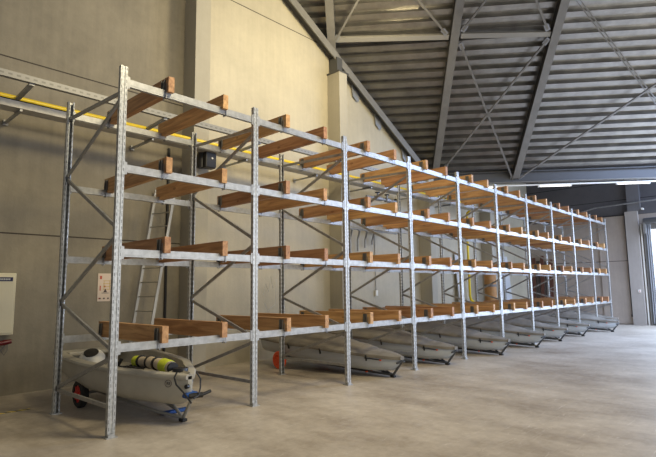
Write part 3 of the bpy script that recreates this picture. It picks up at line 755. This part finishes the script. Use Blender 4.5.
bm = NEW(); box(bm, (-.19,-.0155,.24), (.05,.003,.08)); box(bm, (-.2,-.0155,-.02), (.025,.003,.12)); box(bm, (-.09,-.0155,.02), (.03,.003,.04)); box(bm, (-.215,-.0155,-.27),(.03,.003,.03)); obj('red_print', bm, M['ink_r'], t_)
# floor tape
bm = NEW(); box(bm, (0,0,.002), (1.25,.075,.004)); o = tag(obj('hazard_tape', bm, M['tape'], None, (-.8,3.03,0)), 'strip of black and yellow hazard tape on the floor by left wall', 'tape')
# valves and conduits further along
t_ = thing('pipe_manifold', 'grey pipe manifold with bends on the wall behind the third bay', 'pipework', (11.5,4.7,4.35))
bm = NEW()
for k in range(4): x = -.75+.45*k; tube(bm, [(x,-.25,.05),(x+.15,-.22,.02),(x+.25,-.1,-.1),(x+.28,0,-.3),(x+.28,0,-.9+.15*k)], .04, 8)
tube(bm, [(-1,-.25,.06),(2.2,-.25,.06)], .035, 8); obj('bent_pipes', bm, M['brace'], t_, smooth=True)
bm = NEW(); box(bm, (1.0,-.2,.22), (.7,.25,.2)); obj('grey_box', bm, M['bracket'], t_)
t_ = thing('junction_box', 'small white socket box with a thin conduit above it on the back wall', 'socket box', (12.68,W,1.98))
bm = NEW(); box(bm, (0,-.04,0), (.15,.08,.22)); obj('box_body', bm, M['white'], t_, bevel=.01)
bm = NEW(); tube(bm, [(0,-.03,.1),(0,-.03,2.3)], .018, 6); obj('conduit', bm, M['brace'], t_)
t_ = thing('striped_insulator', 'small black and white ribbed fitting on the wall above the third level', 'fitting', (14.0,4.6,5.5))
for k in range(4):
    bm = NEW(); tube(bm, [(0,0,.12*k),(0,0,.12*k+.06)], .11, 12); obj('black_rib', bm, M['black'], t_)
bm = NEW(); tube(bm, [(0,0,-.02),(0,0,.5)], .07, 10); tube(bm, [(0,0,.2),(0,.2,.2)], .03, 8); obj('white_core', bm, M['white'], t_)
t_ = thing('valve_assembly', 'grey valve assembly on pipe under the rack top level at the third bay', 'valve', (11.8,4.0,5.62))
bm = NEW(); tube(bm, [(-.6,0,0),(1.3,0,0)], .05, 8); tube(bm, [(.1,0,0),(.1,0,.22)], .04, 8); tube(bm, [(.7,-.0,0),(.7,0,.2)], .04, 8); tube(bm, [(-.1,0,0),(.3,0,0)], .09, 10); tube(bm, [(.6,0,0),(.85,0,0)], .09, 10); obj('valve_pipe', bm, M['plate'], t_, smooth=True)
bm = NEW(); tube(bm, [(.1,0,.22),(.1,0,.25)], .10, 12); tube(bm, [(.7,0,.2),(.7,0,.23)], .10, 12); obj('hand_wheel', bm, M['black'], t_)
# storage at the far end of the wall
t_ = thing('tall_drum', 'tall orange-brown cylinder with a dark band standing by the fourth wall column', 'cylinder', (21.35,4.1,0))
bm = NEW(); tube(bm, [(0,0,.02),(0,0,2.2)], .30, 20); tube(bm, [(0,0,2.28),(0,0,3.1)], .30, 20); obj('cylinder_body', bm, M['tan'], t_, smooth=True)
bm = NEW(); tube(bm, [(0,0,2.18),(0,0,2.3)], .315, 20); obj('dark_band', bm, M['bracket'], t_, smooth=True)
for k, (y, w_, m_, z_) in enumerate(((4.62,.2,'redwood',3.95),(4.36,.2,'darkboard',3.75),(4.10,.2,'redwood',4.05),(3.84,.2,'darkboard',3.7),(3.56,.22,'redwood',3.8))):
    bm = NEW(); bar(bm, (-.35,0,0), (0,0,z_), w_, .06, (1,0,0))
    tag(obj('leaning_board', bm, M[m_], None, (FX-.05,y,0.0)), '%s board leaning on the far wall by the corner, %s from the left' % ('red-brown' if m_ == 'redwood' else 'dark brown', ORD[k]), 'board', 'boards leaning in the far corner')
for k, (x, lb) in enumerate(((19.2,'narrow pale grey sheet panel leaning on the back wall left of the brown cylinder'),(24.2,'wide pale grey sheet panel leaning on the back wall right of the brown cylinder'))):
    bm = NEW(); bar(bm, (0,-.3,0), (0,0,3.9), .5 if k == 0 else 1.6, .04, (0,1,0)); tag(obj('sheet_panel', bm, M['greywhite'], None, (x,4.76,0)), lb, 'panel', 'pale sheet panels')

# ------------------------------------------------------------------ on the far wall
t_ = thing('wall_cable', 'black cable running down the far wall beside the grey column', 'cable', (FX-.09,-.63,0))
bm = NEW(); tube(bm, [(0,0,6.05),(0,.0,.55)], .028, 6); tube(bm, [(0,0,6.1),(0,.8,6.13),(0,1.5,6.13)], .02, 6); obj('cable_run', bm, M['black'], t_)
bm = NEW(); box(bm, (0,0,.5), (.05,.1,.14)); obj('cable_end_box', bm, M['black'], t_)
bm = NEW(); tube(bm, [(0,3.6,6.0-6.65),(0,.82,-.01),(0,-2.2,.10),(0,-6,.22)], .045, 8); tag(obj('crossing_pipe', bm, M['brace'], None, (FX-.30,0,6.66)), 'grey pipe running across the far wall above the pale panel', 'pipe')
t_ = thing('light_switch', 'small white switch with red mark on the far column', 'switch', (FX-.25,-1.1,1.84))
bm = NEW(); box(bm, (-.02,0,0), (.04,.12,.16)); obj('switch_plate', bm, M['white'], t_, bevel=.01)
bm = NEW(); box(bm, (-.045,-.02,0), (.02,.04,.05)); obj('red_button', bm, M['red'], t_)
t_ = thing('wall_lamp', 'small white lamp bracket on the far wall above the door frame', 'wall lamp', (FX,-1.55,6.35))
bm = NEW(); box(bm, (-.14,0,0), (.3,.10,.1)); obj('lamp_body', bm, M['white'], t_, bevel=.01)
t_ = thing('door_gear', 'dark grey door opener mechanism above the bright doorway', 'door mechanism', (FX-.30,-2.6,5.65))
bm = NEW(); tube(bm, [(0,1.,0),(0,-1.6,0)], .16, 12); obj('roller', bm, M['roof_dark'], t_, smooth=True)
bm = NEW(); box(bm, (-.02,1.0,-.3), (.18,.1,.8)); box(bm, (-.02,-1.6,-.1), (.18,.1,.5)); obj('end_bracket', bm, M['roof_steel'], t_)
t_ = thing('vertical_conduits', 'bundle of grey conduits down the far wall beside the doorway', 'conduit', (FX-.05,-1.75,0))
bm = NEW()
for k, y in enumerate((0,.09,-.09)): tube(bm, [(-.12,y,.1),(-.12,y,5.6)], .03, 8)
obj('conduit_run', bm, M['plate'], t_)

# ------------------------------------------------------------------ scale to metres
for me in {o.data for o in bpy.data.objects if o.type == 'MESH'}: me.transform(Matrix.Scale(S, 4))
for o in bpy.data.objects: o.location = o.location*S

# ------------------------------------------------------------------ light
def area(name, loc, tgt, size, power, col, sy=None, spread=None):
    l = bpy.data.lights.new(name, 'AREA'); l.energy = power; l.color = col; l.shape = 'RECTANGLE'; l.size = size; l.size_y = sy or size
    if spread: l.spread = spread
    o = bpy.data.objects.new(name, l); C.objects.link(o); o.location = Vector(loc)*S
    o.rotation_euler = (Vector(tgt)-Vector(loc)).to_track_quat('-Z','Y').to_euler(); return o
area('high_bay_lamp', (8.2,-.6,10.9), (7.4,4.8,9.4), .9, 215, (1.,.85,.52))
area('high_bay_lamp_near', (3.4,-5.,10.6), (1.5,0,1), 1.6, 400, (1.,.85,.54))
area('side_windows', (14,-15.5,4.5), (12,0,3), 16, 700, (.95,.96,.98), 5)  # unseen broad fill added along the open right side
area('far_door_daylight', (27.6,-6.5,3.2), (17,-1.5,0), 6, 900, (.60,.74,1.), 5)
area('roof_light_cool', (23,-8.6,8.4), (22,-6.5,0), 9, 2300, (.46,.62,1.), 7)  # added overhead cool fill that brightens the far right floor
w = bpy.data.worlds.new('World'); bpy.context.scene.world = w; w.use_nodes = True
w.node_tree.nodes['Background'].inputs[0].default_value = (.84,.84,.84,1); w.node_tree.nodes['Background'].inputs[1].default_value = .22

# ------------------------------------------------------------------ camera
f_, pit, yaw, rol, cx, cy, cz = CAM = (504.5803, .1202, .7539, -.0129, -3.4547, -7.7562, 2.1476)
fw = Vector((math.cos(pit)*math.cos(yaw), math.cos(pit)*math.sin(yaw), math.sin(pit)))
r = Vector((math.sin(yaw), -math.cos(yaw), 0)); uu = r.cross(fw)
r2 = r*math.cos(rol)+uu*math.sin(rol); u2 = -r*math.sin(rol)+uu*math.cos(rol)
cam = bpy.data.cameras.new('Camera'); co = bpy.data.objects.new('Camera', cam); C.objects.link(co)
cam.sensor_width = 36; cam.lens = 36*f_/656; cam.clip_start = .05; cam.clip_end = 200
mw = Matrix((r2, u2, -fw)).transposed().to_4x4(); mw.translation = Vector((cx,cy,cz))*S
co.matrix_world = mw
sc = bpy.context.scene; sc.camera = co
vs = sc.view_settings; vs.view_transform = 'Standard'; vs.look = 'None'; vs.exposure = .0; vs.gamma = 1; vs.use_curve_mapping = False
